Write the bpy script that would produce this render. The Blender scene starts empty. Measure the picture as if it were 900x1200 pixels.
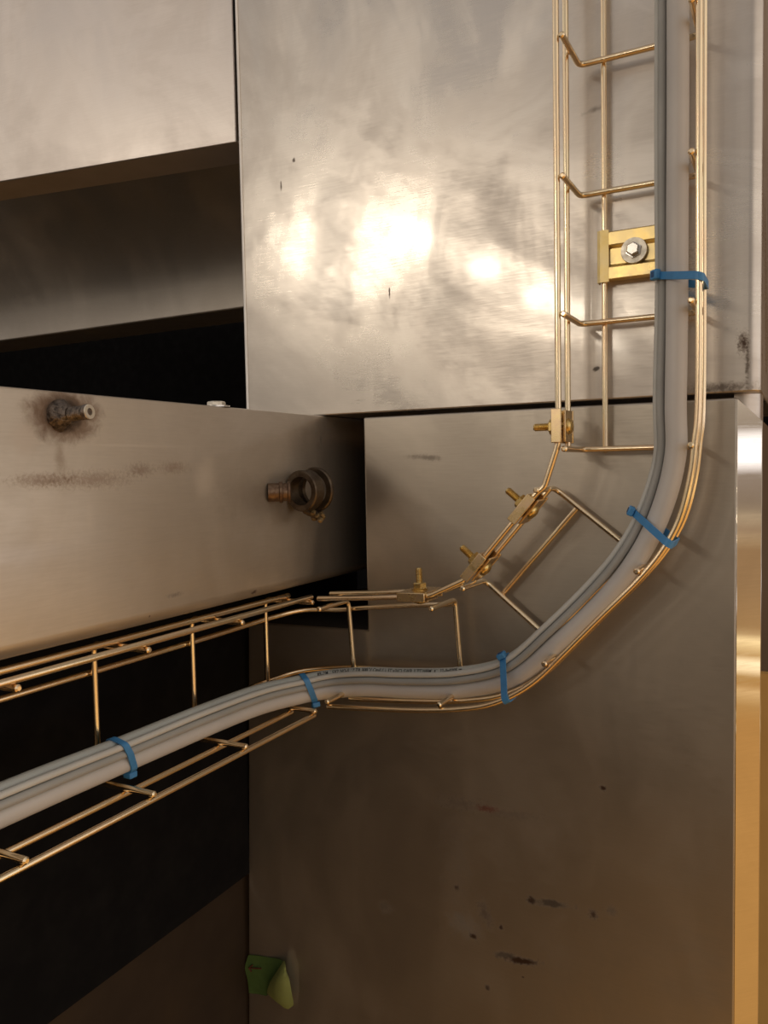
import bpy, bmesh, math, random
from mathutils import Vector, Matrix, noise as mnoise
random.seed(4)
V = Vector
SC = bpy.context.scene
COL = SC.collection

# ------------------------------------------------------------------ camera
FP = 933.0                                   # focal length in pixels of the 900x1200 frame
def _n(v): return v.normalized()
ya = _n(V((490, 61, -FP)))                   # world Y (into the steel) in camera axes
za = V((-328, 16400, FP)); za = _n(za - ya * za.dot(ya))
xa = ya.cross(za)
RW = Matrix((xa, ya, za))                    # camera axes -> world
CP = V((0, -.645, 0))
cd = bpy.data.cameras.new('camera'); cam = bpy.data.objects.new('camera', cd); COL.objects.link(cam)
cam.matrix_world = Matrix.Translation(CP) @ RW.to_4x4()
cd.sensor_fit = 'VERTICAL'; cd.sensor_height = 36; cd.lens = 36 * FP / 1200
cd.clip_start = .01; cd.clip_end = 60
SC.camera = cam

def on(px, py, X=None, Y=None, Z=None):
    """the point of the plane X=, Y= or Z= that is seen at a measured place of the photo"""
    d = RW @ V((px - 450, 600 - py, -FP))
    if X is not None: t = (X - CP.x) / d.x
    elif Y is not None: t = (Y - CP.y) / d.y
    else: t = (Z - CP.z) / d.z
    return CP + d * t

# ------------------------------------------------------------------ world, lamps, exposure
SC.view_settings.view_transform = 'Standard'
SC.view_settings.look = 'None'
SC.view_settings.exposure = 0
SC.view_settings.gamma = 1
SC.view_settings.use_curve_mapping = False

W = bpy.data.worlds.new('workshop'); SC.world = W; W.use_nodes = True
nt = W.node_tree; nt.nodes.clear()
def N(nt, t, **k):
    n = nt.nodes.new(t)
    for a, b in k.items(): setattr(n, a, b)
    return n
wo = N(nt, 'ShaderNodeOutputWorld'); bg = N(nt, 'ShaderNodeBackground')
tc = N(nt, 'ShaderNodeTexCoord'); sx = N(nt, 'ShaderNodeSeparateXYZ')
nt.links.new(tc.outputs['Generated'], sx.inputs[0])
def ramp(nt, src, stops, interp='LINEAR'):
    r = N(nt, 'ShaderNodeValToRGB'); r.color_ramp.interpolation = interp
    el = r.color_ramp.elements
    while len(el) > 1: el.remove(el[-1])
    el[0].position = stops[0][0]; el[0].color = (*stops[0][1], 1)
    for p, c in stops[1:]:
        e = el.new(p); e.color = (*c, 1)
    nt.links.new(src, r.inputs[0]); return r.outputs[0]
mz = N(nt, 'ShaderNodeMapRange'); mz.inputs[1].default_value = -1; mz.inputs[2].default_value = 1
nt.links.new(sx.outputs[2], mz.inputs[0])
mx = N(nt, 'ShaderNodeMapRange'); mx.interpolation_type = 'SMOOTHSTEP'
mx.inputs[1].default_value = .35; mx.inputs[2].default_value = .8
nt.links.new(sx.outputs[0], mx.inputs[0])
mf = N(nt, 'ShaderNodeMapRange'); mf.interpolation_type = 'SMOOTHSTEP'
mf.inputs[1].default_value = -.40; mf.inputs[2].default_value = .10
nt.links.new(sx.outputs[0], mf.inputs[0])
UP = [(.52, (.23, .19, .145)), (.60, (.39, .34, .29)), (.70, (.51, .46, .415)), (.8, (.58, .525, .485)), (1, (.42, .37, .33))]
frontl = ramp(nt, mz.outputs[0], [(0, (.015, .013, .010)), (.22, (.018, .016, .013)), (.34, (.034, .030, .025)), (.44, (.100, .083, .065))] + UP)
frontr = ramp(nt, mz.outputs[0], [(0, (.9, .45, .12)), (.20, (.60, .29, .08)), (.25, (.24, .125, .045)), (.33, (.075, .056, .037)), (.44, (.125, .098, .070))] + UP)
right = ramp(nt, mz.outputs[0], [(0, (.8, .42, .13)), (.25, (.95, .50, .15)), (.355, (.92, .48, .15)), (.366, (.95, .55, .2)), (.370, (1.6, 1.1, .55)), (.374, (.95, .52, .18)), (.380, (1.0, .6, .22)),
                                 (.385, (3.0, 2.5, 1.7)), (.391, (1.0, .6, .22)), (.399, (2.2, 1.7, .95)), (.403, (.75, .45, .2)), (.43, (.62, .38, .19)), (.452, (.6, .37, .19)), (.455, (.95, .7, .42)),
                                 (.459, (.6, .40, .25)), (.468, (.85, .66, .45)), (.474, (.5, .38, .28)), (.494, (.6, .48, .40)), (.498, (2.8, 2.7, 2.8)), (.514, (2.8, 2.7, 2.8)), (.518, (.62, .50, .40)), (.56, (1.3, 1.15, .98)), (.7, (1.1, .95, .8)), (1, (.45, .39, .33))])
mixf = N(nt, 'ShaderNodeMix', data_type='RGBA')
nt.links.new(mf.outputs[0], mixf.inputs[0]); nt.links.new(frontl, mixf.inputs[6]); nt.links.new(frontr, mixf.inputs[7])
ml = N(nt, 'ShaderNodeMapRange'); ml.interpolation_type = 'SMOOTHSTEP'
ml.inputs[1].default_value = -.72; ml.inputs[2].default_value = -.92
nt.links.new(sx.outputs[0], ml.inputs[0])
left = ramp(nt, mz.outputs[0], [(0, (.03, .022, .015)), (.42, (.05, .04, .03)), (.5, (.6, .52, .44)), (.6, (1.3, 1.15, 1.0)), (1, (.9, .8, .7))])
mixl = N(nt, 'ShaderNodeMix', data_type='RGBA')
nt.links.new(ml.outputs[0], mixl.inputs[0]); nt.links.new(mixf.outputs[2], mixl.inputs[6]); nt.links.new(left, mixl.inputs[7])
mixw = N(nt, 'ShaderNodeMix', data_type='RGBA')
nt.links.new(mx.outputs[0], mixw.inputs[0]); nt.links.new(mixl.outputs[2], mixw.inputs[6]); nt.links.new(right, mixw.inputs[7])
nt.links.new(mixw.outputs[2], bg.inputs[0]); bg.inputs[1].default_value = .8
nt.links.new(bg.outputs[0], wo.inputs[0])

def lamp(px, py, size_x, size_y, watts, h=1.3, col=(1, .86, .68)):
    """one lamp of the ceiling row behind the photographer, where its mirror image shows in the steel"""
    p = on(px, py, Y=1.0) - CP
    p = p / p.y
    dv = h / p.z
    pos = V((p.x * dv, .645 - dv, p.z * dv))
    ld = bpy.data.lights.new('ceiling_lamp_light', 'AREA'); ld.shape = 'ELLIPSE'; ld.size = size_x; ld.size_y = size_y
    ld.energy = watts; ld.color = col
    o = bpy.data.objects.new('ceiling_lamp_light', ld); COL.objects.link(o); o.location = pos
    o.rotation_euler = (V((-.25, 0, 0)) - pos).to_track_quat('-Z', 'Y').to_euler()
lamp(470, 276, .12, .12, 3.0)
lamp(561, 313, .26, .08, 4.2)
lamp(640, 346, .22, .06, 5)
lamp(668, 357, .08, .14, 3)
lamp(684, 360, .07, .14, 3)
lamp(705, 364, .14, .12, 4)
lamp(735, 387, .16, .10, 3)
lamp(751, 397, .16, .10, 3)
lamp(766, 406, .14, .08, 2)
lamp(330, 300, 1.0, .7, 8)

# ------------------------------------------------------------------ mesh helpers
class MB:
    def __init__(s): s.v = []; s.f = []; s.m = []; s.cur = 0
    def add(s, vs, fs):
        b = len(s.v); s.v += [V(v) for v in vs]
        for f in fs: s.f.append([i + b for i in f]); s.m.append(s.cur)
    def build(s, name, mat, parent=None, smooth=True, bevel=0, segs=2, origin=None):
        me = bpy.data.meshes.new(name)
        off = parent_loc(parent) if parent else (origin if origin is not None else base_of(s.v))
        me.from_pydata([tuple(v - off) for v in s.v], [], s.f)
        bm = bmesh.new(); bm.from_mesh(me); bmesh.ops.recalc_face_normals(bm, faces=bm.faces); bm.to_mesh(me); bm.free()
        mats = mat if isinstance(mat, (list, tuple)) else [mat]
        for m in mats: me.materials.append(m)
        for p, k in zip(me.polygons, s.m): p.material_index = k
        if smooth:
            me.polygons.foreach_set('use_smooth', [True] * len(me.polygons))
            me.set_sharp_from_angle(angle=math.radians(38))
        o = bpy.data.objects.new(name, me); COL.objects.link(o)
        if parent: o.parent = parent
        else: o.location = off
        if bevel:
            b = o.modifiers.new('bevel', 'BEVEL'); b.width = bevel; b.segments = segs; b.limit_method = 'ANGLE'; b.angle_limit = math.radians(40)
            b.harden_normals = False
        return o
def base_of(vs):
    xs = [v.x for v in vs]; ys = [v.y for v in vs]; zs = [v.z for v in vs]
    return V(((min(xs) + max(xs)) / 2, (min(ys) + max(ys)) / 2, min(zs)))
def parent_loc(p):
    l = V((0, 0, 0))
    while p: l = l + p.location; p = p.parent
    return l
def tag(o, label=None, cat=None, group=None, kind=None):
    if label: o['label'] = label
    if cat: o['category'] = cat
    if group: o['group'] = group
    if kind: o['kind'] = kind
    return o
def thing(name, loc, label, cat, group=None):
    o = bpy.data.objects.new(name, None); COL.objects.link(o); o.location = V(loc); o.empty_display_size = .02
    return tag(o, label, cat, group)

def spline(pts, step=.004):
    """Catmull-Rom through the points"""
    P = [V(p) for p in pts]; P = [P[0] * 2 - P[1]] + P + [P[-1] * 2 - P[-2]]
    out = []
    for i in range(1, len(P) - 2):
        a, b, c, d = P[i - 1:i + 3]
        n = max(2, int((c - b).length / step))
        for k in range(n):
            t = k / n
            out.append(.5 * ((2 * b) + (c - a) * t + (2 * a - 5 * b + 4 * c - d) * t * t + (3 * b - a - 3 * c + d) * t ** 3))
    out.append(P[-2]); return out
def fillet(pts, r, n=5):
    P = [V(p) for p in pts]; out = [P[0]]
    for i in range(1, len(P) - 1):
        a = P[i - 1] - P[i]; b = P[i + 1] - P[i]
        d = min(r, a.length * .45, b.length * .45)
        s = P[i] + a.normalized() * d; e = P[i] + b.normalized() * d
        for k in range(n + 1):
            t = k / n; out.append(s * (1 - t) ** 2 + P[i] * 2 * t * (1 - t) + e * t * t)
    out.append(P[-1]); return out
def tangents(P):
    T = []
    for i in range(len(P)):
        T.append((P[min(i + 1, len(P) - 1)] - P[max(i - 1, 0)]).normalized())
    return T
def tube(mb, P, r, n=12, dome=True, rf=None):
    P = [V(p) for p in P]; T = tangents(P)
    u = T[0].orthogonal().normalized(); rings = []
    pts = list(zip(P, T)); vs = []; rr = []
    if dome: pts = [(P[0] - T[0] * r * .45, T[0])] + pts + [(P[-1] + T[-1] * r * .45, T[-1])]
    for i, (p, t) in enumerate(pts):
        u = (u - t * u.dot(t)).normalized(); w = t.cross(u)
        q = r * (rf(i / len(pts)) if rf else 1)
        if dome and i in (0, len(pts) - 1): q = q * .55
        for k in range(n):
            a = 2 * math.pi * k / n; vs.append(p + u * (q * math.cos(a)) + w * (q * math.sin(a)))
    fs = []
    m = len(pts)
    for i in range(m - 1):
        for k in range(n):
            fs.append((i * n + k, i * n + (k + 1) % n, (i + 1) * n + (k + 1) % n, (i + 1) * n + k))
    fs.append(tuple(range(n - 1, -1, -1))); fs.append(tuple((m - 1) * n + k for k in range(n)))
    mb.add(vs, fs)
def prism(mb, poly, d):
    """poly: closed list of points; d: extrusion vector"""
    n = len(poly); P = [V(p) for p in poly]; Q = [p + V(d) for p in P]
    mb.add(P + Q, [tuple(range(n)), tuple(range(2 * n - 1, n - 1, -1))] + [(i, (i + 1) % n, n + (i + 1) % n, n + i) for i in range(n)])
def frame_box(mb, c, a, b, n, ha, hb, hn):
    """box of half sizes along the unit axes a, b, n"""
    c = V(c); vs = []
    for i in (-1, 1):
        for j in (-1, 1):
            for k in (-1, 1): vs.append(c + a * (ha * i) + b * (hb * j) + n * (hn * k))
    mb.add(vs, [(0, 1, 3, 2), (4, 6, 7, 5), (0, 4, 5, 1), (2, 3, 7, 6), (0, 2, 6, 4), (1, 5, 7, 3)])
def lathe(mb, c, ax, prof, n=24, a0=None, hexa=False):
    """prof: (distance along axis, radius)"""
    ax = V(ax).normalized(); u = (V(a0) if a0 else ax.orthogonal()); u = (u - ax * u.dot(ax)).normalized(); w = ax.cross(u); c = V(c)
    n = 6 if hexa else n; vs = []; fs = []
    for (h, r) in prof:
        for k in range(n):
            a = 2 * math.pi * k / n; vs.append(c + ax * h + u * (r * math.cos(a)) + w * (r * math.sin(a)))
    m = len(prof)
    for i in range(m - 1):
        for k in range(n): fs.append((i * n + k, i * n + (k + 1) % n, (i + 1) * n + (k + 1) % n, (i + 1) * n + k))
    fs.append(tuple(range(n - 1, -1, -1))); fs.append(tuple((m - 1) * n + k for k in range(n)))
    mb.add(vs, fs)
def washer(mb, c, ax, r0, r1, th, n=32):
    ax = V(ax).normalized(); u = ax.orthogonal().normalized(); w = ax.cross(u); c = V(c); vs = []; fs = []
    for (h, r) in ((0, r0), (0, r1), (th, r1 - .0003), (th, r0)):
        for k in range(n):
            a = 2 * math.pi * k / n; vs.append(c + ax * h + u * (r * math.cos(a)) + w * (r * math.sin(a)))
    for i in range(4):
        for k in range(n): fs.append((i * n + k, i * n + (k + 1) % n, ((i + 1) % 4) * n + (k + 1) % n, ((i + 1) % 4) * n + k))
    mb.add(vs, fs)
def text_geo(s, size, bold=0):
    c = bpy.data.curves.new('t', 'FONT'); c.body = s; c.size = size; c.offset = bold; c.resolution_u = 2
    o = bpy.data.objects.new('t', c); COL.objects.link(o)
    dg = bpy.context.evaluated_depsgraph_get(); me = bpy.data.meshes.new_from_object(o.evaluated_get(dg))
    vs = [v.co.copy() for v in me.vertices]; fs = [tuple(p.vertices) for p in me.polygons]
    bpy.data.objects.remove(o); bpy.data.curves.remove(c); bpy.data.meshes.remove(me)
    return vs, fs

# ------------------------------------------------------------------ materials
def principled(name):
    m = bpy.data.materials.new(name); m.use_nodes = True
    return m, m.node_tree, m.node_tree.nodes['Principled BSDF']
def mixc(nt, f, a, b, blend='MIX'):
    n = N(nt, 'ShaderNodeMix', data_type='RGBA', blend_type=blend)
    for i, x in ((0, f), (6, a), (7, b)):
        if hasattr(x, 'links'): nt.links.new(x, n.inputs[i])
        elif i == 0: n.inputs[0].default_value = x
        else: n.inputs[i].default_value = (*x, 1)
    return n.outputs[2]
def mth(nt, op, a, b=0.0, clamp=False):
    n = N(nt, 'ShaderNodeMath', operation=op, use_clamp=clamp)
    for i, x in ((0, a), (1, b)):
        if hasattr(x, 'links'): nt.links.new(x, n.inputs[i])
        else: n.inputs[i].default_value = x
    return n.outputs[0]
def mrange(nt, x, a, b, c, d, smooth=False):
    n = N(nt, 'ShaderNodeMapRange')
    if smooth: n.interpolation_type = 'SMOOTHSTEP'
    nt.links.new(x, n.inputs[0])
    for i, q in enumerate((a, b, c, d)): n.inputs[i + 1].default_value = q
    return n.outputs[0]
def pos_map(nt, scale=(1, 1, 1), loc=(0, 0, 0), rot=(0, 0, 0)):
    g = N(nt, 'ShaderNodeNewGeometry'); mp = N(nt, 'ShaderNodeMapping', vector_type='TEXTURE')
    mp.inputs['Location'].default_value = loc; mp.inputs['Rotation'].default_value = rot
    mp.inputs['Scale'].default_value = tuple(1 / q for q in scale)
    nt.links.new(g.outputs['Position'], mp.inputs[0]); return mp.outputs[0]
def noise(nt, vec, scale, detail=4, rough=.6, dist=0):
    n = N(nt, 'ShaderNodeTexNoise'); n.inputs['Scale'].default_value = scale; n.inputs['Detail'].default_value = detail
    n.inputs['Roughness'].default_value = rough; n.inputs['Distortion'].default_value = dist
    nt.links.new(vec, n.inputs['Vector']); return n.outputs['Fac']

def steel(name, c0=(.50, .455, .40), c1=(.60, .555, .50), r0=.26, r1=.42, metal=.88, stains=(), smear=1.0, brush=(3, 3, 60), seed=0, bump=.005, wave=.12, coat=.35):
    """ground stainless sheet: brushed grain, cloudy smears, real dirt marks at their places"""
    m, nt, b = principled(name)
    cloud = noise(nt, pos_map(nt, (1, 1, .8), loc=(seed, seed * .7, 0)), 5.5, 5, .62, 1.2)
    cl2 = noise(nt, pos_map(nt, (1, 1, .35), loc=(seed + 3, 1, 2)), 14, 4, .6, .8)
    grain = noise(nt, pos_map(nt, brush), 14, 3, .7)
    wipe = noise(nt, pos_map(nt, (1, 1, 2.2), loc=(seed * .3, 2, 1), rot=(0, .35, 0)), 4.2, 5, .60, 1.1)
    scr = noise(nt, pos_map(nt, (2, 2, 30), rot=(0, .5, 0)), 22, 2, .5)
    col = mixc(nt, mrange(nt, cloud, .38, .66, 0, 1, True), c0, c1)
    col = mixc(nt, mrange(nt, cl2, .5, .75, 0, .35 * smear, True), col, tuple(min(1, x * 1.22) for x in c1))
    col = mixc(nt, mrange(nt, grain, .3, .7, 0, .22), col, tuple(x * .8 for x in c0))
    col = mixc(nt, mrange(nt, wipe, .49, .60, 0, .26 * smear, True), col, tuple(min(1, x * 1.18) for x in c1))
    col = mixc(nt, mrange(nt, wipe, .44, .34, 0, .26 * smear, True), col, tuple(x * .80 for x in c0))
    rough0 = mth(nt, 'ADD', mrange(nt, wipe, .42, .58, .03 * smear, -.035 * smear, True), 0.0)
    rough = mth(nt, 'ADD', mrange(nt, cloud, .33, .67, r1, r0, True), mrange(nt, cl2, .4, .7, -.05 * smear, .09 * smear, True))
    rough = mth(nt, 'ADD', rough, mrange(nt, grain, .3, .7, -.04, .04))
    rough = mth(nt, 'ADD', rough, rough0)
    fac_rust = None
    for (c, sz, ang, colr, st, edge, ns, nz) in stains:
        # c world place, sz radii along X,Y,Z, ang tilt in the XZ plane
        g = N(nt, 'ShaderNodeNewGeometry'); vs = N(nt, 'ShaderNodeVectorMath', operation='SUBTRACT'); nt.links.new(g.outputs['Position'], vs.inputs[0]); vs.inputs[1].default_value = c
        rt = N(nt, 'ShaderNodeVectorRotate', rotation_type='Y_AXIS'); nt.links.new(vs.outputs[0], rt.inputs['Vector']); rt.inputs['Angle'].default_value = ang
        dv = N(nt, 'ShaderNodeVectorMath', operation='DIVIDE'); nt.links.new(rt.outputs[0], dv.inputs[0]); dv.inputs[1].default_value = sz
        ln = N(nt, 'ShaderNodeVectorMath', operation='LENGTH'); nt.links.new(dv.outputs[0], ln.inputs[0])
        nn = noise(nt, pos_map(nt, (1, 1, 1), loc=(c[0], 0, 0)), ns, 4, .65, .5)
        d = mth(nt, 'ADD', ln.outputs['Value'], mrange(nt, nn, .2, .8, -nz, nz))
        f = mrange(nt, d, edge, 1.0, st, 0, True)
        col = mixc(nt, f, col, colr)
        rough = mth(nt, 'ADD', rough, mth(nt, 'MULTIPLY', f, .25), True)
        fac_rust = f if fac_rust is None else mth(nt, 'MAXIMUM', fac_rust, f)
    nt.links.new(col, b.inputs['Base Color']); nt.links.new(rough, b.inputs['Roughness'])
    b.inputs['Coat Weight'].default_value = coat; b.inputs['Coat Roughness'].default_value = .09
    if fac_rust is not None:
        nt.links.new(mth(nt, 'MULTIPLY', mth(nt, 'SUBTRACT', 1, mth(nt, 'MULTIPLY', fac_rust, .5)), metal), b.inputs['Metallic'])
    else: b.inputs['Metallic'].default_value = metal
    bp = N(nt, 'ShaderNodeBump'); bp.inputs['Strength'].default_value = bump; bp.inputs['Distance'].default_value = .0008
    nt.links.new(grain, bp.inputs['Height'])
    b2 = N(nt, 'ShaderNodeBump'); b2.inputs['Strength'].default_value = wave; b2.inputs['Distance'].default_value = .004
    nt.links.new(noise(nt, pos_map(nt, (1, 1, 1), loc=(seed, 0, 5)), 7, 2, .5), b2.inputs['Height'])
    nt.links.new(b2.outputs[0], bp.inputs['Normal']); nt.links.new(bp.outputs[0], b.inputs['Normal'])
    return m
def metal(name, c, rough=.3, c2=None, ns=60, met=1.0, bump=0):
    m, nt, b = principled(name)
    v = pos_map(nt); n = noise(nt, v, ns, 3, .6)
    nt.links.new(mixc(nt, mrange(nt, n, .35, .65, 0, 1), c, c2 or tuple(x * .8 for x in c)), b.inputs['Base Color'])
    nt.links.new(mrange(nt, n, .3, .7, rough * .8, rough * 1.25), b.inputs['Roughness']); b.inputs['Metallic'].default_value = met
    if bump:
        bp = N(nt, 'ShaderNodeBump'); bp.inputs['Strength'].default_value = bump; bp.inputs['Distance'].default_value = .001
        nt.links.new(n, bp.inputs['Height']); nt.links.new(bp.outputs[0], b.inputs['Normal'])
    return m
def matte(name, c, rough=.6, c2=None, ns=30, spec=.5):
    m = metal(name, c, rough, c2 or tuple(x * .88 for x in c), ns, 0.0)
    m.node_tree.nodes['Principled BSDF'].inputs['Specular IOR Level'].default_value = spec
    return m

RUST = (.055, .025, .012); DIRT = (.06, .045, .032); RED = (.16, .035, .015)
def st(px, py, rx, rz, ang=0, c=DIRT, s=.7, edge=.25, ns=160, nz=.55):
    p = on(px, py, Y=0.001); return (tuple(p), (rx * 1.45, .02, rz * 1.45), ang, c, min(1, s * 1.3), edge, ns, nz)
low_stains = [
    st(535, 1040, .0028, .0026, 0, RUST, .9), st(622, 1056, .0035, .0035, 0, RUST, .8), st(645, 1059, .016, .0032, .1, DIRT, .65),
    st(612, 1126, .016, .0030, .12, RUST, .85), st(592, 1119, .010, .0025, .2, DIRT, .6), st(707, 924, .003, .0022, 0, RUST, .85),
    st(571, 948, .012, .003, .05, RED, .75, .1, 400), st(540, 942, .022, .006, .1, RUST, .45, .0, 350), st(600, 955, .022, .004, .1, RUST, .35, .0, 350),
    st(535, 1000, .014, .050, 0, RUST, .18, .0, 90), st(568, 1070, .006, .012, .4, RUST, .5, .0, 300), st(545, 1085, .016, .010, -.3, (.20, .19, .18), .4, .0, 200),
    st(555, 1097, .003, .0025, 0, RUST, .8), st(587, 1087, .0018, .0025, 0, RUST, .8), st(695, 1072, .004, .004, 0, RUST, .7, .0, 500), st(716, 1067, .005, .004, 0, DIRT, .4, .0, 400),
    st(571, 1157, .0022, .0022, 0, RUST, .7), st(613, 1145, .0012, .001, 0, RUST, .8), st(452, 1063, .007, .006, 0, DIRT, .5, .0),
    st(343, 1145, .0065, .024, 0, (.30, .28, .19), .3, .7, 200, .1), st(499, 536, .016, .0025, -.08, DIRT, .35, .0, 200),
    st(590, 910, .05, .10, .3, (.30, .27, .24), .12, .0, 40),
]
up_stains = [
    st(457, 343, .0008, .004, 0, RUST, .8, .1), st(345, 188, .0015, .002, 0, RUST, .6), st(330, 218, .0008, .005, 0, RUST, .6, .1),
    st(871, 402, .004, .008, 0, RUST, .75, .0, 500), st(843, 455, .024, .004, 0, DIRT, .6, .0, 260), st(876, 425, .0015, .016, 0, DIRT, .6, .0, 500),
    st(430, 400, .035, .028, .4, (.40, .365, .33), .14, .1, 30), st(700, 128, .010, .002, .15, DIRT, .35, .0, 200), st(772, 340, .002, .001, 0, RUST, .8),
    st(700, 432, .003, .0015, .2, DIRT, .7), st(550, 200, .06, .02, -.7, (.42, .38, .34), .12, .0, 30),
]
def sb(px, py, ry, rz, c=DIRT, s=.7, edge=.2, ns=200, nz=.5):
    p = on(px, py, X=-.40); return (tuple(p), (.03, ry, rz), 0, c, s, edge, ns, nz)
beam_stains = [
    sb(76, 486, .034, .021, (.13, .065, .03), .85, .45, 110, .22), sb(76, 486, .019, .013, (.03, .02, .014), .9, .4, 130, .2), sb(150, 522, .11, .0012, (.60, .54, .47), .35, .0, 60, .2), sb(105, 605, .004, .014, (.66, .60, .52), .3, .0, 60, .2),
    sb(50, 563, .03, .006, (.16, .08, .04), .5, .0, 420), sb(110, 562, .045, .008, (.16, .08, .04), .5, .0, 420), sb(165, 551, .018, .007, (.14, .07, .035), .55, .0, 420), sb(203, 548, .022, .006, (.16, .08, .04), .5, .0, 420),
    sb(30, 515, .012, .014, (.58, .52, .46), .6, .4, 60, .3), sb(240, 560, .016, .022, (.56, .50, .43), .45, .2, 60, .4),
    sb(299, 694, .005, .0022, RUST, .9, .3, 500, .4), sb(205, 697, .012, .0025, RUST, .5, .0, 500), sb(176, 722, .0012, .0014, RUST, .9), sb(376, 515, .003, .010, (.01, .01, .01), .8, .0, 900),
    sb(295, 585, .07, .030, (.14, .11, .085), .5, .0, 30, .3), sb(70, 535, .006, .02, (.2, .13, .08), .4, .0, 100),
]
M = {}
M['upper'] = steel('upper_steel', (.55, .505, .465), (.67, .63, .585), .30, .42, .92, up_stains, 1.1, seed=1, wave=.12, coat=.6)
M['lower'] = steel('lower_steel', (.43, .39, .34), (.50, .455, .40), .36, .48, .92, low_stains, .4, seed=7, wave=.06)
M['beam'] = steel('beam_steel', (.55, .49, .42), (.62, .56, .49), .36, .48, .85, beam_stains, .5, brush=(3, 3, 50), seed=11, wave=.08)
M['panel'] = steel('panel_steel', (.68, .625, .59), (.78, .725, .69), .34, .46, .85, (), .6, seed=21)
M['panel2'] = steel('inner_panel_steel', (.50, .46, .42), (.56, .52, .48), .36, .46, .9, (), .35, seed=31, wave=.05)
M['edge'] = metal('edge_highlight', (.97, .95, .93), .45, (.93, .91, .88), 60, .15)  # near-white colour paints in the highlight on the casing's left edge
M['lip'] = metal('lip_steel', (.60, .52, .46), .5, (.52, .45, .40), 12, .1)
M['flange'] = steel('side_steel', (.60, .55, .48), (.66, .61, .54), .02, .035, 1.0, (), .0, seed=5, bump=.0, wave=.0, coat=0)
M['wire'] = metal('yellow_zinc_wire', (.93, .80, .56), .22, (.90, .70, .48), 25)
M['gold'] = metal('yellow_chromate', (.80, .60, .24), .34, (.86, .70, .38), 70, bump=.08)
M['goldbolt'] = metal('brass_bolt', (.78, .60, .26), .25, (.62, .44, .18), 200)
M['clamp'] = metal('clamp_plate', (.86, .69, .38), .28, (.72, .54, .36), 120)
M['zinc'] = metal('bright_zinc', (.72, .70, .68), .22, (.6, .58, .56), 200)
M['washer'] = metal('washer_zinc', (.72, .68, .60), .38, (.62, .58, .5), 200, .7)
M['cable'] = matte('grey_pvc', (.56, .55, .545), .40, (.52, .51, .51), 20)
M['cable2'] = matte('pale_green_grey_pvc', (.50, .535, .525), .45, (.44, .475, .465), 20)
M['cable3'] = matte('dark_grey_pvc', (.36, .37, .37), .45, (.32, .33, .33), 20)
M['cable4'] = matte('light_grey_pvc', (.56, .575, .565), .45, (.52, .53, .52), 20)
M['ink'] = matte('print_ink', (.02, .02, .022), .6)
M['blue'] = matte('blue_nylon', (.06, .27, .60), .42, (.05, .22, .50), 60)
M['bluelight'] = matte('blue_nylon_dark', (.02, .08, .22), .5)
M['void'] = matte('black_void', (.006, .006, .007), .9, spec=.1)  # near-black colour stands in for the shade in the unlit gaps
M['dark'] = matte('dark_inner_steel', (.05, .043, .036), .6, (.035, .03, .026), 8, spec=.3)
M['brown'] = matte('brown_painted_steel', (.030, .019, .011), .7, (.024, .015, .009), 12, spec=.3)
M['weld'] = metal('burnt_weld', (.06, .05, .045), .35, (.22, .18, .15), 350, .8, bump=.9)
M['rustmetal'] = metal('rusty_clamp', (.13, .10, .07), .4, (.07, .05, .035), 160, .8, bump=.3)
M['copper'] = metal('rusty_boss', (.22, .15, .10), .35, (.12, .07, .045), 250, .8, bump=.3)
M['tape'] = matte('green_tape', (.075, .135, .038), .75, (.06, .11, .03), 60, .2)
M['tapeback'] = matte('pale_tape_back', (.22, .25, .08), .7, (.19, .215, .07), 60, .2)
M['pen'] = matte('brown_pen', (.10, .02, .012), .7)
M['scrap'] = matte('pale_tab', (.48, .40, .31), .6)
M['tan'] = matte('tan_wall', (.34, .24, .16), .8, (.26, .18, .12), 3)
M['orange'] = matte('orange_panel', (.95, .56, .18), .6, (.88, .50, .15), 8)
M['slit'] = matte('dark_seam_and_shade', (.09, .045, .03), .8)

# ------------------------------------------------------------------ the setting
def box(mb, x0, x1, y0, y1, z0, z1):
    prism(mb, [(x0, y0, z0), (x1, y0, z0), (x1, y1, z0), (x0, y1, z0)], (0, 0, z1 - z0))
mb = MB(); box(mb, -3.2, .0, 1.30, 1.34, -1.6, 1.6)
tag(mb.build('wall_back', M['void'], smooth=False), kind='structure')
mb = MB(); box(mb, -3.2, -3.16, -.4, 1.30, -1.6, 1.6)
tag(mb.build('wall_left', M['void'], smooth=False), kind='structure')
mb = MB(); box(mb, .0, 1.2, 1.30, 1.34, -1.6, 1.6)
tag(mb.build('wall_right', M['tan'], smooth=False), kind='structure')
mb = MB(); box(mb, -3.2, 1.2, -.4, 1.34, -1.64, -1.6)
tag(mb.build('floor', M['void'], smooth=False), kind='structure')
mb = MB(); box(mb, -3.2, -.02, .3, 1.34, 1.6, 1.64)
tag(mb.build('ceiling', M['void'], smooth=False), kind='structure')

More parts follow.
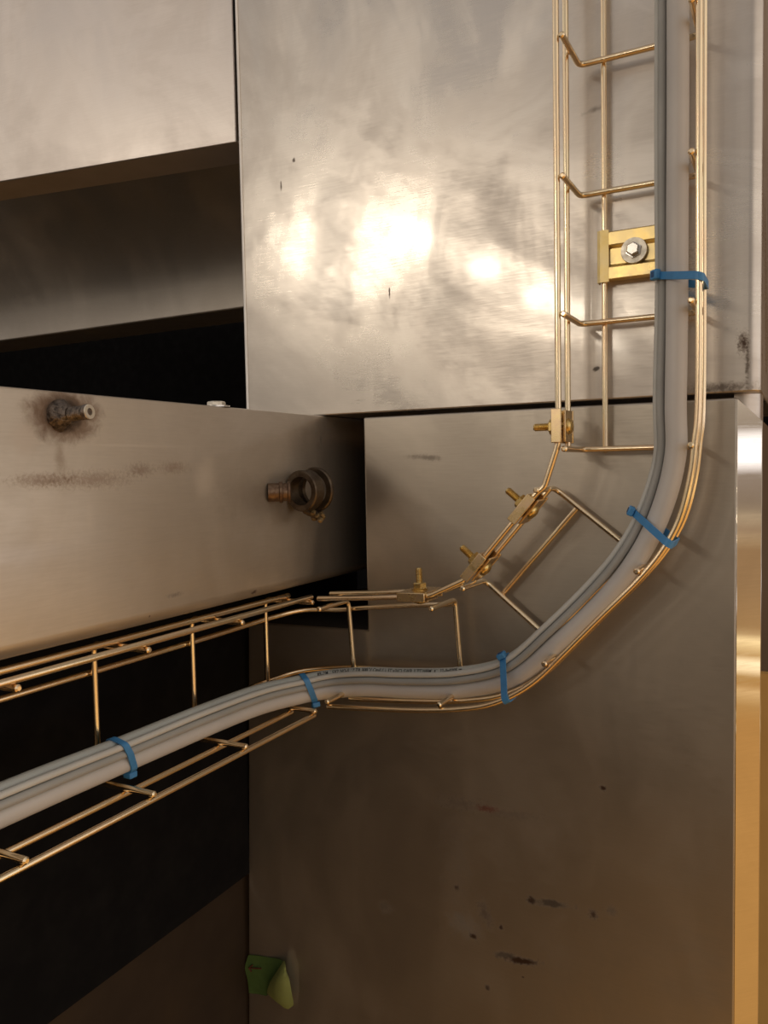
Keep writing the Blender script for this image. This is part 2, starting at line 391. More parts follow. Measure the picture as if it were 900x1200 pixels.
# ------------------------------------------------------------------ upper column
XL, XR = -.4925, -.0270
def arc(cx, cy, r, a0, a1, n=8):
    return [(cx + r * math.cos(math.radians(a0 + (a1 - a0) * k / n)), cy + r * math.sin(math.radians(a0 + (a1 - a0) * k / n))) for k in range(n + 1)]
t = thing('steel_column', (-.26, .2, .0508), 'large upper stainless steel column casing with bright lamp glints behind the vertical cable tray', 'column')
prof = [(XL, .38)] + arc(XL + .003, .003, .003, 180, 270, 7) + arc(XR - .009, .009, .009, 270, 360, 10) + [(XR, .38)]
mb = MB(); prism(mb, [(x, y, .0508) for x, y in prof], (0, 0, .75)); mb.build('casing', M['upper'], t, bevel=.0012)
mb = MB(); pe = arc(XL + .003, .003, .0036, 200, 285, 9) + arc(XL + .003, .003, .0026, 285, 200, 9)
prism(mb, [(x, y, .0525) for x, y in pe], (0, 0, .74)); tag(mb.build('edge_highlight', M['edge'], t), 'bright strip painting the highlight along the left edge')
# the inner corner leg reaching below the casing behind the cut of the lower column
mb = MB(); pr = arc(XR - .0165, .0265, .016, 262, 360, 10) + [(XR - .0005, .05), (XR - .003, .05)] + arc(XR - .0165, .0265, .0135, 360, 262, 10)
prism(mb, [(x, y + .001, .012) for x, y in pr], (0, 0, .0385)); mb.build('corner_leg', M['upper'], t)

# ------------------------------------------------------------------ lower column
XC = -.0425
t = thing('steel_column', (-.26, .2, -.72), 'dark lower stainless steel column below the seam, notched for the beam, with rust marks', 'column')
def zx(z): return -.4985 - .0145 * (-.16 - z) / .42
poly = [(-.3593, .0470), (XC, .0472), (XC, -.72), (zx(-.72), -.72), (zx(-.154), -.154), (-.3593, -.1515)]
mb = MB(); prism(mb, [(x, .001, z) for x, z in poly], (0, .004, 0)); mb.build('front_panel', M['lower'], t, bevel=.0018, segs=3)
mb = MB()
# chamfered side flange with its diagonal top cut
A = [(XC - .0003, .0012, .0465), (XC + .0160, .0172, .0300), (XC + .0160, .0172, -.72), (XC - .0003, .0012, -.72)]
prism(mb, A, (-.0015, .0022, 0))
prism(mb, [(XC + .0160, .0172, .0300), (XC + .0160, .0172, -.72), (XC + .0160, .38, -.72), (XC + .0160, .38, .030)], (-.0025, 0, 0))
tag(mb.build('side_flange', M['flange'], t, bevel=.0005), 'bright chamfered side with a diagonally cut top corner')
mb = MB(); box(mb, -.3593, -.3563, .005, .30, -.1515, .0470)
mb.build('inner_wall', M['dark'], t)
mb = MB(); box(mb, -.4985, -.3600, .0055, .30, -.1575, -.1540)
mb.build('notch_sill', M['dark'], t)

# ------------------------------------------------------------------ beam into the notch
t = thing('steel_beam', (-.45, -.3, -.106), 'horizontal stainless steel box beam running into the column notch above the left cable tray', 'beam')
r = .010; x0, x1, z0, z1 = -.5120, -.400, -.1065, .0503
pf = [(x0, z0), (x1 - r, z0)] + [(x1 - r + r * math.sin(math.radians(a)), z0 + r - r * math.cos(math.radians(a))) for a in range(11, 90, 11)] + [(x1, z0 + r), (x1, z1 - .002), (x1 - .0006, z1 - .0006), (x1 - .002, z1), (x0, z1)]
mb = MB(); prism(mb, [(x, -2.0, z) for x, z in pf], (0, 2.2, 0)); mb.build('beam_body', M['beam'], t)

# lower beam at the bottom left
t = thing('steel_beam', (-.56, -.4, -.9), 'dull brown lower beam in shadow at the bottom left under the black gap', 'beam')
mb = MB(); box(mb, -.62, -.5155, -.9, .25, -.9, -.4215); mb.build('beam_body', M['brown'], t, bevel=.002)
mb = MB(); box(mb, -.64, -.5135, -.9, .25, -.4205, -.4195); mb.build('black_shade_sheet', M['void'], t)  # black sheet added over the beam top, its colour stands for shade

# ------------------------------------------------------------------ panels at the upper left
t = thing('machine_cover', (-.8, .06, .357), 'pale stainless cover panel at the top left with a turned-back lower lip', 'cover')
pr_, pl_ = V((-.549, .07, 0)), V((-1.15, .014, 0))
mb = MB(); prism(mb, [pl_ + V((0, 0, .375)), pr_ + V((0, 0, .3575)), pr_ + V((0, 0, .9)), pl_ + V((0, 0, .9))], (0, .003, 0))
mb.build('panel_sheet', M['panel'], t, bevel=.0012, segs=3)
mb = MB(); prism(mb, [pl_ + V((0, .004, .3755)), pr_ + V((0, .004, .358)), pr_ + V((0, .058, .358)), pl_ + V((0, .058, .3755))], (0, 0, .0025))
mb.build('lower_lip', M['lip'], t, bevel=.0006)
t = thing('machine_cover', (-1, .35, .24), 'shadowed stainless panel behind, lit along its rounded lower edge below the top left cover', 'panel')
a = on(283, 361, Y=.33); zb = a.z; mb = MB(); r = .003
pf = [(.33 + r * (1 - math.sin(math.radians(q))) , zb + r * (1 - math.cos(math.radians(q)))) for q in range(0, 91, 10)]
pf = [(.33 + .09, zb)] + pf + [(.33 - .004, zb + .045), (.33 - .016, zb + .075), (.33 - .036, zb + .11), (.33 - .075, zb + .16), (.33 - .2, zb + .27), (.42, zb + .30)]
prism(mb, [(-1.9, y, z) for y, z in pf], (1.35, 0, 0)); mb.build('panel_sheet', M['panel2'], t)

# black blocker added behind the left tray, stops lamp light under the beam
t = thing('light_blocker', (-.56, -.8, -.42), 'added black plate blocking lamp light behind the left cable tray under the beam', 'plate')
mb = MB(); box(mb, -.512, -.506, -2.0, -.30, -.4185, -.108); mb.build('blocker_sheet', M['void'], t)
mb = MB(); box(mb, -.512, -.506, -.2995, .24, -.4185, -.108); mb.build('blocker_sheet', M['void'], t)

# background at the right edge
t = thing('orange_panel', (.1, .9, -1), 'warm orange panel seen past the lower right edge of the column', 'panel')
p0 = on(896.5, 790, Y=.9); p1 = on(884, 1230, Y=.9)
mb = MB(); prism(mb, [(p0.x, .9, p0.z), (p1.x, .9, p1.z - .05), (.5, .9, p1.z - .05), (.5, .9, p0.z)], (0, .02, 0)); mb.build('panel_sheet', M['orange'], t)
mb = MB(); prism(mb, [(p0.x - .012, .895, p0.z + .08), (p1.x - .004, .895, p1.z - .05), (p1.x + .003, .895, p1.z - .05), (p0.x + .005, .895, p0.z + .08)], (0, .004, 0)); mb.build('seam_strip', M['slit'], t)
t = thing('shade_strip', (-.01, .6, -.3), 'dark strip standing in for the shaded gap past the right edge of the upper column', 'shade_gap')
p0 = on(892, -30, Y=.6); p1 = on(897.5, 470, Y=.6)
mb = MB(); prism(mb, [(p0.x - .012, .6, p0.z), (p0.x + .0035, .6, p0.z), (p1.x + .001, .6, p1.z), (p1.x - .02, .6, p1.z)], (0, .03, 0)); mb.build('strip_body', M['slit'], t)  # dark strip added where only a shadowed gap shows

# ------------------------------------------------------------------ the wire mesh cable tray
WR = .0023
tray = thing('cable_tray', (-.11, -.02, -.21), 'gold zinc wire mesh cable tray running down the column and bending left', 'cable tray')
def wire(name, P, r=WR, label=None):
    mb = MB(); tube(mb, P, r); o = mb.build(name, M['wire'], tray)
    if label: o['label'] = label
    return o
YN, YM = -.0615, -.0345
xl, xr = -.1597, -.0630
# near rail on the outer side (right, then below), and the middle rail behind it
outer_px = [(814, 520), (808.5, 562), (796, 609), (775, 647), (746, 682), (701, 726), (661, 766), (630, 796), (601, 815), (571, 826.5), (540, 831), (500, 832.5), (440, 831), (384, 828)]
oxz = [(xr, .62), (xr, .4), (xr, .2), (xr, .05)] + [(on(x, y, Y=YN).x, on(x, y, Y=YN).z) for x, y in outer_px]
outer = spline([V((x, 0, z)) for x, z in oxz], .006)
wire('side_rail', [p + V((0, YN, 0)) for p in outer])
wire('side_rail', [p + V((0, YM, 0)) for p in outer[:-1]])
# inner side, vertical run; the near rail bends on at the cut
inn = [(xl, .62), (xl, .016)] + [(on(x, y, Y=YN).x, on(x, y, Y=YN).z) for x, y in [(638, 571), (629, 578), (546, 679), (503, 698.5), (490, 699.5), (373, 701.5)]]
inner = fillet([V((x, YN, z)) for x, z in inn], .006)
wire('side_rail', inner)
wire('side_rail', [(xl, YM, .62), (xl, YM, .0105)])
q = [V((x, YM, z)) for x, z in inn]
a, b = q[3], q[4]; d = (b - a).normalized(); wire('side_rail', [a - d * .004, b + d * .006])
a, b = q[4], q[5]; d = (b - a).normalized(); wire('side_rail', [b - d * .020 + V((0, 0, -.001)), b - d * .002])
wire('side_rail', [q[6] + V((-.012, 0, 0)), q[7] + V((-.004, 0, 0))])
# floor wires behind the cross wires
YF = -.0088
wire('floor_wire', [(-.137, YF, .62), (-.137, YF, .0095)])
A1 = (on(650, 572, Y=-.0135), on(735, 640, Y=-.0135)); B1 = (on(568, 680, Y=-.0135), on(640, 745, Y=-.0135))
p, q2 = on(676, 596, Y=YF), on(590, 695, Y=YF); wire('floor_wire', [p, q2])
XF = -.4398
# inner floor wire of the lower run, bending round to the left run
px = [(531, 708), (480, 709.5), (430, 712), (400, 714.5)]
path = [on(x, y, Y=YF) for x, y in px] + [V((-.4150, -.020, -.1325)), V((-.4330, -.045, -.136)), V((XF, -.085, -.1385)), V((XF, -.16, -.139)), V((XF, -.40, -.139)), V((XF, -.66, -.139))]
wire('floor_wire', spline(path, .006))
path = [V((-.086, YF, .62)), V((-.086, YF, .3)), V((-.086, YF, .05)), V((-.0905, YF, -.01))] + [on(x, y, Y=YF) for x, y in [(736, 649), (690, 700), (643, 746), (590, 782), (538, 791), (480, 787), (415, 782)]] + \
       [V((-.4150, -.021, -.190)), V((-.4335, -.047, -.194)), V((XF, -.09, -.196)), V((XF, -.20, -.196)), V((XF, -.40, -.196)), V((XF, -.66, -.196))]
wire('floor_wire', spline(path, .006))
# U shaped cross wires of the vertical run
YC = -.0135; YT = -.0645
def U(a, b, out, h, r=.006, side_a=1, side_b=1):
    """cross wire: floor from a to b, legs of height h along out"""
    a, b = V(a), V(b); out = V(out)
    P = ([a + out * h] if side_a else []) + [a, b] + ([b + out * h] if side_b else [])
    wire('cross_wire', fillet(P, r))
o_ = V((0, -1, 0))
for z in (.5030, .4050, .3065, .2080, .1095, .0115):
    U((-.1548, YC, z), (-.0676, YC, z), o_, .0505)
# diagonal segment
def on_outer(p, d):
    best = min(outer, key=lambda c: abs((V((c.x, 0, c.z)) - V((p.x, 0, p.z))).cross(d).length) + (0 if (c - V((p.x, 0, p.z))).dot(d) > 0 else 9)); return V((best.x, 0, best.z))
for (p, q2) in (A1, B1):
    d = (q2 - p).normalized(); e = on_outer(p, V((d.x, 0, d.z))); L = (e - V((p.x, 0, p.z))).length - .0048
    U(p, p + d * L, o_, .0505, .008)
# lower run along the column
for (x0, y0, x1, y1) in ((533, 703, 540, 786), (408, 704, 414.5, 780)):
    p, q2 = on(x0, y0, Y=YC), on(x1, y1, Y=YC); d = (q2 - p).normalized()
    d = V((d.x, 0, d.z)); e = on_outer(p, d); L = (e - V((p.x, 0, p.z))).length - .0048
    U(p + V((0, 0, .0005)), p + d * L, o_, .0505, .006)
# left run beside the beam
XU = -.4353
for y in (-.0545, -.1545, -.2550, -.3550, -.4550, -.5550):
    U((XU, y, -.1180), (XU, y, -.2160), V((1, 0, 0)), .052, .006)
for (x, z) in ((-.4110, -.1136), (-.3865, -.1136), (-.4110, -.2206), (-.3865, -.2206)):
    wire('side_rail', [(x, -.66, z), (x, -.052, z)])

# ------------------------------------------------------------------ splice clamps on the cut rails
def clamp(c, along, outd, label, flip=1):
    """c on the near rail; along the rail; outd away from the tray"""
    c = V(c); al = V(along).normalized(); ou = V(outd).normalized(); nn = V((0, -1, 0))
    t = thing('splice_clamp', c, label, 'clamp', 'splice clamps on the cut tray rails')
    mid = c + V((0, .0135, 0))
    mb = MB(); frame_box(mb, mid + ou * .0034, al, nn, ou, .0125, .0175, .0009)
    for s in (-1, 1): frame_box(mb, mid + ou * .0005 + nn * (.0178 * s), al, nn, ou, .0125, .0010, .0038)
    mb.build('outer_plate', M['clamp'], t, bevel=.0005)
    mb = MB(); frame_box(mb, mid - ou * .0034, al, nn, ou, .0118, .0100, .0009); mb.build('inner_plate', M['clamp'], t, bevel=.0005)
    mb = MB(); lathe(mb, mid - ou * .0043, -ou, [(0, .0062), (.001, .0060), (.0025, .0045), (.0033, .002)], 20)
    prof = [(-.004, .0029)]; h = .0
    while h < .0185: prof += [(h, .0030), (h + .0005, .0026)]; h += .001
    prof += [(.0192, .0022)]
    lathe(mb, mid + ou * .0035, ou, prof, 16); mb.build('bolt', M['goldbolt'], t)
    mb = MB(); lathe(mb, mid + ou * .0044, ou, [(0, .0068), (.0009, .0070), (.0010, .0048)], 24)
    lathe(mb, mid + ou * .0053, ou, [(0, .0056), (.0004, .0060), (.0046, .0060), (.0052, .0053)], hexa=True, a0=al)
    mb.build('nut', M['goldbolt'], t)
def near(px, py): return on(px, py, Y=YN)
clamp((xl, YN, on(652, 499, Y=YN).z), (0, 0, 1), (-1, 0, 0), 'topmost of the four rail clamps, brass, bolt pointing left at the seam')
dd = (inner[-1] * 0 + V((inn[3][0] - inn[4][0], 0, inn[3][1] - inn[4][1]))).normalized(); oo = V((-dd.z, 0, dd.x))
def on_in(px, py):
    p = near(px, py); a = V((inn[4][0], YN, inn[4][1])); return a + dd * (p - a).dot(dd)
clamp(on_in(613, 597), dd, oo, 'brass rail clamp at the top end of the diagonal tray section')
clamp(on_in(557, 665), dd, oo, 'brass rail clamp at the lower end of the diagonal tray section')
clamp(near(484, 700) , (1, 0, .03), (-.03, 0, 1), 'brass rail clamp on the lower horizontal rail, its bolt pointing up')

# ------------------------------------------------------------------ wall bracket
t = thing('mounting_bracket', (-.11, -.004, .15), 'yellow ribbed metal bracket bolted to the upper column, holding the tray wires', 'bracket')
zt, zb2 = on(703, 273, Y=-.01).z, on(703, 331, Y=-.01).z
xa_, xb_ = -.1405, -.0830
H = zt - zb2
mb = MB()
pf = [(-.0003, zb2 + .0015), (-.0100, zb2), (-.0125, zb2 + .001), (-.0125, zb2 + H * .27), (-.0098, zb2 + H * .32), (-.0098, zb2 + H * .66), (-.0125, zb2 + H * .71), (-.0125, zt - .001), (-.0100, zt), (-.0003, zt - .0015)]
prism(mb, [(xa_ + .005, y, z) for y, z in pf], (xb_ - xa_ - .005, 0, 0)); mb.build('ribbed_plate', M['gold'], t, bevel=.0005)
mb = MB()
lp = [(xa_ + .0075, -.0127), (xa_ + .0010, -.0132), (xa_ - .0014, -.0115), (xa_ - .0014, -.0050), (xa_ - .0004, -.0050), (xa_ - .0004, -.0105), (xa_ + .0016, -.0120), (xa_ + .0075, -.0117)]
prism(mb, [(x, y, zb2 - .0008) for x, y in lp], (0, 0, H + .0016)); mb.build('hook_edge', M['gold'], t)
bc = on(743, 293.5, Y=-.0125); bc = V((bc.x, -.0127, bc.z))
mb = MB(); washer(mb, bc, (0, -1, 0), .0030, .0098, .0014); mb.build('washer', M['washer'], t)
mb = MB(); lathe(mb, bc + V((0, -.0014, 0)), (0, -1, 0), [(0, .0062), (.0012, .0060), (.0013, .0050), (.0050, .0050), (.0058, .0042)], hexa=True, a0=(1, 0, .4))
lathe(mb, bc + V((0, .012, 0)), (0, -1, 0), [(0, .0029), (.014, .0029)], 12)
mb.build('hex_bolt', M['zinc'], t)
vs, fs = text_geo('3', .0055); p = on(760, 316.5, Y=-.0126)
mb = MB(); mb.add([V((p.x + v.x, -.01262, p.z + v.y)) for v in vs], fs); o = mb.build('stamped_digit', M['goldbolt'], t); o['label'] = 'faint stamped digit 3'

# ------------------------------------------------------------------ cables
ctr = [V((-.0825, -.031, .62)), V((-.0825, -.031, .42)), V((-.0825, -.031, .30)), V((-.0827, -.031, .20)), V((-.0828, -.031, .12)), V((-.0838, -.031, .045))]
for (x, y) in [(788, 535), (770, 599), (742, 652), (705, 697), (654, 745), (600, 788), (540, 802), (480, 803), (430, 801)]:
    ctr.append(on(x, y, Y=-.0300))
ctr += [V((-.3800, -.034, -.1975)), V((-.4030, -.055, -.2005)), V((-.4155, -.095, -.2000)), V((-.4180, -.16, -.1985)), V((-.4185, -.25, -.1975)), V((-.4185, -.32, -.1965)), V((-.4185, -.45, -.1960)), V((-.4185, -.62, -.1960))]
CTR = spline(ctr, .005)
CT = tangents(CTR)
def frames():
    out = []
    for p, t in zip(CTR, CT):
        w = min(1, max(0, (-.33 - p.x) / .08)); w = w * w * (3 - 2 * w)
        nz = V((0, 0, 1)).cross(t)
        n = V((0, -1, 0)) * (1 - w) + (nz.normalized() if nz.length > .3 else V((0, -1, 0))) * w
        n = (n - t * n.dot(t)).normalized(); out.append((n, n.cross(t)))
    return out
FR = frames()
cum = [0]
for a, b in zip(CTR, CTR[1:]): cum.append(cum[-1] + (b - a).length)
SPEC = [  # across (outer +), outwards, radius, material, label, phase
    (.0042, .0, .0076, 'cable', 'thick grey electrical cable, the fattest of the bundle, along its outer and lower side', 0.0),
    (-.0098, .0, .0046, 'cable2', 'pale green-grey cable with small black printing along the inner, upper side of the bundle', 1.3),
    (-.0042, .0068, .0030, 'cable3', 'darker grey cable lying in the groove between the thick cable and the pale printed cable', 2.1),
    (-.0097, .0072, .0024, 'cable4', 'thin light grey cable, the slimmest of the bundle, lying on the printed one', 3.7),
]
tie_px = [(799, 327, 'Y'), (767, 619, 'Y'), (600, 792, 'Y'), (361, 803, 'X'), (144, 886, 'X')]
def nearest_s(px, py, kind):
    best, bi = 1e9, 0
    for i, p in enumerate(CTR):
        c = RW.transposed() @ (p - CP); 
        if c.z > -.05: continue
        x = 450 + FP * c.x / -c.z; y = 600 - FP * c.y / -c.z
        d = (x - px) ** 2 + (y - py) ** 2
        if d < best: best, bi = d, i
    return bi
TI = [nearest_s(*q) for q in tie_px]
def loosen(i):
    """the bundle spreads a little between the ties"""
    s = cum[i]; d = min(abs(s - cum[k]) for k in TI)
    return 1 + .06 * min(1, d / .07)
def cable_path(a0, b0, ph):
    P = []
    for i, (p, (n, sd)) in enumerate(zip(CTR, FR)):
        k = loosen(i); s = cum[i]; w = (k - 1) * 4
        th = math.radians(55) * min(1, max(0, (p.z + .20) / .20)); a = a0 * math.cos(th) - b0 * math.sin(th); b = a0 * math.sin(th) + b0 * math.cos(th)
        P.append(p + sd * (a * k + .0003 * w * math.sin(s * 38 + ph)) + n * (b * (1 + (k - 1) * .5) + .0003 * w * math.sin(s * 31 + ph * 2)))
    return P
PATHS = []
for (a, b, r, mt, lab, ph) in SPEC:
    P = cable_path(a, b, ph); PATHS.append(P)
    mb = MB(); tube(mb, P, r, 20)
    if mt == 'cable2': 
        t = thing('electrical_cable', P[len(P) // 2], lab, 'cable'); mb.build('sheath', M[mt], t); cab_t = t
    else:
        tag(mb.build('electrical_cable', M[mt], smooth=True), lab, 'cable')
# the print on the pale cable, readable from above left to right
txt = '8R-2M 1.5X2 NO-S 17 TR 300/V Cm(UL) 3T.x2(C) SWR 3/PTW8MLX1 22-0x0205 m'
P = PATHS[1]; r = SPEC[1][2]
vs, fs = text_geo(txt, .0050, .00012)
width = max(v.x for v in vs)
def cidx(px, py): return nearest_s(px, py, 'Y')
sA, sB = cum[cidx(374, 800)], cum[cidx(548, 800)]       # arc length at the left and right end of the print
out = []
T = tangents(P)
for v in vs:
    s = sA + (sB - sA) * (v.x / width)
    i = max(k for k in range(len(cum) - 1) if cum[k] <= s); f = (s - cum[i]) / (cum[i + 1] - cum[i])
    c = P[i].lerp(P[i + 1], f); n = FR[i][0].lerp(FR[i + 1][0], f).normalized(); sd = FR[i][1].lerp(FR[i + 1][1], f).normalized()
    phi = .66 + (v.y - .0018) / r
    out.append(c + (n * math.cos(phi) - sd * math.sin(phi)) * (r + .00025))
mb = MB(); mb.add(out, fs); o = mb.build('printed_lettering', M['ink'], cab_t, smooth=False); o['label'] = 'black printed lettering'

# ------------------------------------------------------------------ blue cable ties
def hull(pts):
    pts = sorted(set((round(a, 7), round(b, 7)) for a, b in pts))
    def half(ps):
        h = []
        for p in ps:
            while len(h) > 1 and (h[-1][0] - h[-2][0]) * (p[1] - h[-2][1]) - (h[-1][1] - h[-2][1]) * (p[0] - h[-2][0]) <= 0: h.pop()
            h.append(p)
        return h
    a = half(pts); b = half(pts[::-1]); return a[:-1] + b[:-1]
def tie(i, label, with_rail, head_ang, tilt=0.0, tail=0):
    p = CTR[i]; n, sd = FR[i]; tt = CT[i]
    loc = thing('cable_tie', p, label, 'cable tie')
    circ = []
    for (a, b, r, *_), PP in zip(SPEC, PATHS):
        c = PP[i] - p; circ.append((c.dot(sd), c.dot(n), r + .0002))
    if with_rail:
        q = min((V((c.x, YN, c.z)) for c in outer), key=lambda c: abs((c - p).dot(tt)) + .2 * (c - p).length) - p
        circ.append((q.dot(sd), q.dot(n), WR + .0003))
        circ.append((q.dot(sd), q.dot(n) + .026 * -1, WR + .0003))
    pts = [(a + r * math.cos(k * math.pi / 12), b + r * math.sin(k * math.pi / 12)) for a, b, r in circ for k in range(24)]
    h = hull(pts); th = .0011; w = .0027
    m = len(h); cx = sum(a for a, b in h) / m; cy = sum(b for a, b in h) / m
    mb = MB(); vsn = []
    def P3(a, b, t): return p + sd * a + n * b + tt * (t + tilt * (a - cx))
    nor = []
    for k in range(m):
        a0, a2 = h[k - 1], h[(k + 1) % m]; dx, dy = a2[0] - a0[0], a2[1] - a0[1]; L = math.hypot(dx, dy) or 1
        nor.append((dy / L, -dx / L))
    for k in range(m):
        a, b = h[k]; nx, ny = nor[k]
        vsn += [P3(a, b, -w), P3(a + nx * th, b + ny * th, -w), P3(a + nx * th, b + ny * th, w), P3(a, b, w)]
    fs = []
    for k in range(m):
        j = (k + 1) % m
        for e in range(4): fs.append((k * 4 + e, k * 4 + (e + 1) % 4, j * 4 + (e + 1) % 4, j * 4 + e))
    mb.add(vsn, fs); mb.build('strap', M['blue'], loc, smooth=True)
    # the locking head
    ca, sa = math.cos(head_ang), math.sin(head_ang)
    k = max(range(m), key=lambda k: (h[k][0] - cx) * ca + (h[k][1] - cy) * sa)
    a, b = h[k]; nx, ny = nor[k]; L = math.hypot(nx, ny); nx /= L; ny /= L
    nv = sd * nx + n * ny; tv = tt; uv = nv.cross(tv)
    c = P3(a + nx * .0030, b + ny * .0030, 0)
    mb = MB(); frame_box(mb, c, uv, tv, nv, .0036, .0036, .0023)
    mb.build('locking_head', M['blue'], loc, bevel=.0009)
    mb = MB(); frame_box(mb, c + nv * .0019, uv, tv, nv, .0017, .0019, .0008)
    mb.build('locking_slot', M['bluelight'], loc, bevel=.0002)
    if tail:
        mb = MB(); frame_box(mb, c + uv * (.0058 * tail) + nv * .0004, uv, tv, nv, .0028, .0017, .0006); mb.build('cut_tail', M['blue'], loc, bevel=.0003)
R = math.radians
tie(TI[0], 'blue cable tie around cables and rail just below the yellow bracket', True, R(140), .32, 0)
tie(TI[1], 'blue cable tie where the bundle starts to curve left, above the diagonal section', True, R(160), .15, 0)
tie(TI[2], 'blue cable tie at the bottom of the curve beside the pale metal tab', True, R(160), .1, 0)
tie(TI[3], 'blue cable tie at the corner just left of the printed lettering', False, R(15), -.3, 1)
tie(TI[4], 'blue cable tie on the left run near the picture edge, its head hanging below', False, R(5), -.5, 1)

# ------------------------------------------------------------------ small things
# pale tab behind the cables
p = [on(x, y, Y=-.012) for x, y in [(553, 790), (563, 779), (573, 777), (582, 785), (584, 800), (553, 802)]]
mb = MB(); prism(mb, p, (0, .004, 0)); tag(mb.build('metal_tab', M['scrap'], bevel=.0004), 'small pale clipped-corner metal tab sticking up behind the cables in the curve', 'tab')
# welded stud on the beam
s0 = on(70, 487, X=-.400)
t = thing('weld_stud', s0, 'burnt welded threaded stud near the left end of the beam', 'stud')
mb = MB(); pr_s = [(-.001, .0098), (.0012, .0096), (.004, .0082), (.007, .0060), (.009, .0042)]
lathe(mb, s0, (1, 0, 0), pr_s, 22)
for v in mb.v:
    v += V((0, 1, 1)).normalized() * 0 + V((mnoise.noise(v * 260), mnoise.noise(v * 260 + V((9, 0, 0))), mnoise.noise(v * 260 + V((0, 9, 0))))) * .0014
mb.build('weld_bead', M['weld'], t)
mb = MB(); prof = []; h = .004
while h < .0195: prof += [(h, .0044), (h + .0006, .0038)]; h += .0013
prof += [(.0200, .0048), (.0222, .0048), (.0226, .0040)]
ax_s = V((1, .12, .06)); lathe(mb, s0, ax_s, prof, 20); mb.build('threaded_shank', M['weld'], t)
mb = MB(); washer(mb, s0 + ax_s.normalized() * .0222, ax_s, .0022, .0046, .0008); tag(mb.build('bright_rim', M['washer'], t), 'pale worn rim')
# pipe clamp on the beam
c0 = on(318, 577, X=-.400) + V((.004, 0, 0))
t = thing('pipe_clamp', c0, 'dark rusty ring clamp bolted to the beam beside the notch', 'clamp')
mb = MB(); lathe(mb, c0, (.80, .60, 0), [(-.006, .0080), (-.001, .0080), (.003, .0080), (.0036, .0092), (.0060, .0092), (.0066, .0078), (.0100, .0078), (.0106, .0092), (.0125, .0092), (.0130, .007)], 24)
mb.build('boss', M['copper'], t)
def ring(mb, c, ax, R0, R1, hw, n=36):
    ax = V(ax).normalized(); u = ax.orthogonal().normalized(); w = ax.cross(u); vs = []; fs = []
    pr = [(-hw, R0), (-hw, R1 - .001), (-hw + .001, R1), (hw - .001, R1), (hw, R1 - .001), (hw, R0)]
    for h, q in pr:
        for k in range(n):
            a = 2 * math.pi * k / n; vs.append(V(c) + ax * h + u * q * math.cos(a) + w * q * math.sin(a))
    m = len(pr)
    for i in range(m):
        for k in range(n): fs.append((i * n + k, i * n + (k + 1) % n, ((i + 1) % m) * n + (k + 1) % n, ((i + 1) % m) * n + k))
    mb.add(vs, fs)
axr = V((.12, 1, .04)); rc = on(357, 575, X=-.383)
mb = MB(); ring(mb, rc, axr, .0125, .0180, .0060); mb.build('ring_sleeve', M['rustmetal'], t)
mb = MB(); ring(mb, rc + axr.normalized() * .015, axr, .0135, .0198, .0020); mb.build('ring_collar', M['rustmetal'], t)
mb = MB(); tube(mb, [rc + V((-.014, .008, -.008)), rc + V((-.006, .012, -.018)), rc + V((.004, .014, -.0225))], .0040, 12); mb.build('clamp_ear', M['rustmetal'], t)
mb = MB()
rnd = random.Random(3)
for k in range(9):
    cc = rc + V((.004 + rnd.uniform(-.006, .006), .014 + rnd.uniform(-.004, .004), -.0225 + rnd.uniform(-.005, .004)))
    lathe(mb, cc, (rnd.uniform(-1, 1), rnd.uniform(-1, 1), rnd.uniform(-1, 1)), [(-.003, .0008), (-.0015, .0026), (.0015, .0026), (.003, .0008)], 8)
mb.build('weld_spatter', metal('brassy_weld', (.34, .25, .12), .5, (.16, .11, .06), 300, .7), t)
# nut on the beam top
p = on(253.5, 470, X=-.410); p = V((-.410, p.y, .0503))
t = thing('hex_bolt', p, 'small bright bolt head standing on the top edge of the beam', 'bolt')
mb = MB(); lathe(mb, p, (0, 0, 1), [(0, .0105), (.0012, .0105)], 24); mb.build('washer', M['zinc'], t)
mb = MB(); lathe(mb, p + V((0, 0, .0012)), (0, 0, 1), [(0, .0072), (.0026, .0072), (.0034, .0064)], hexa=True); mb.build('bolt_head', M['washer'], t)
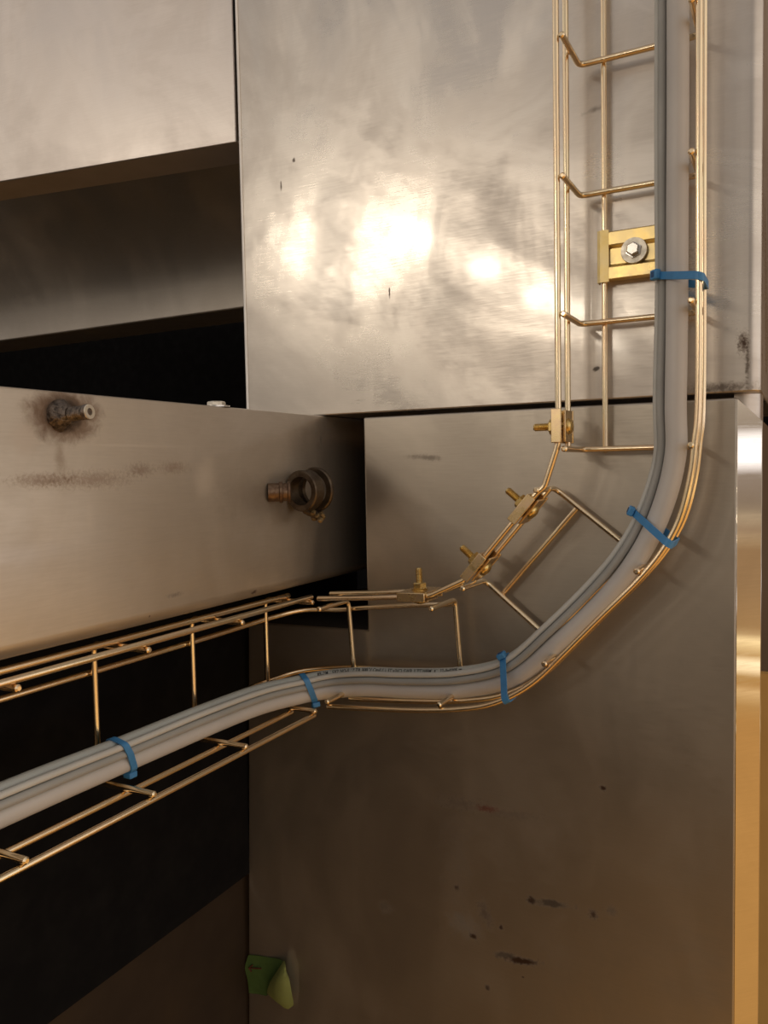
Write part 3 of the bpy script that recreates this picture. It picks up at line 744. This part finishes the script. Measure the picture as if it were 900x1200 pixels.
# green tape
YTp = .0002
t = thing('masking_tape', on(315, 1180, Y=YTp), 'piece of green tape with a pen arrow, peeling off the lower column edge', 'tape')
def tq(px, py, lift=0): return on(px, py, Y=YTp - lift)
g = [[(291, 1119, 0), (303, 1120, 0), (316, 1122, 0), (327, 1124, .002), (334, 1128, .005)],
     [(287, 1134, .001), (303, 1134, 0), (316, 1135, 0), (325, 1137, .003), (331, 1138, .006)],
     [(290, 1148, 0), (303, 1149, 0), (313, 1150, .001), (318, 1148, .004), (321, 1144, .007)],
     [(292, 1164, 0), (303, 1165, 0), (312, 1167, .002), (314, 1164, .004), (316, 1158, .006)]]
def sheet(mb, g, th):
    P = [[tq(*q) for q in row] for row in g]
    # subdivide with splines for smooth curl
    rows = [spline(r_, .002) for r_ in P]; k = min(len(r_) for r_ in rows)
    rows = [[r_[int(i * (len(r_) - 1) / (k - 1))] for i in range(k)] for r_ in rows]
    cols = [spline([r_[i] for r_ in rows], .002) for i in range(k)]; m = min(len(c) for c in cols)
    cols = [[c[int(i * (len(c) - 1) / (m - 1))] for i in range(m)] for c in cols]
    vs = [p for c in cols for p in c]; nb = len(vs); vs += [p + V((0, th, 0)) for p in vs]
    fs = []
    for i in range(k - 1):
        for j in range(m - 1):
            a = i * m + j; fs += [(a, a + 1, a + m + 1, a + m), (nb + a, nb + a + m, nb + a + m + 1, nb + a + 1)]
    mb.add(vs, fs)
mb = MB(); sheet(mb, g, .00015); mb.build('tape_strip', M['tape'], t)
g2 = [[(333, 1125, .0050), (334.5, 1130, .008), (335, 1136, .008), (336, 1140, .006)],
      [(322, 1142, .0072), (328, 1142, .012), (334, 1143, .012), (339, 1148, .008)],
      [(316, 1152, .0065), (323, 1156, .013), (332, 1160, .013), (342, 1165, .009)],
      [(313, 1164, .0045), (321, 1172, .010), (331, 1178, .012), (344, 1176, .009)],
      [(317, 1168, .0040), (327, 1176, .009), (336, 1183, .010), (343, 1179, .009)]]
mb = MB(); sheet(mb, g2, .00015); tag(mb.build('curled_flap', M['tapeback'], t), 'paler yellow-green back of the curled tape end')
mb = MB()
tube(mb, [tq(306, 1135, .0012), tq(298, 1134.5, .0012), tq(291.5, 1134.5, .0016)], .0007, 6)
tube(mb, [tq(296, 1131, .0015), tq(291.5, 1134.5, .0017), tq(294.5, 1138.5, .0015)], .0007, 6)
tag(mb.build('pen_arrow', M['pen'], t), 'hand-drawn brown arrow pointing left')
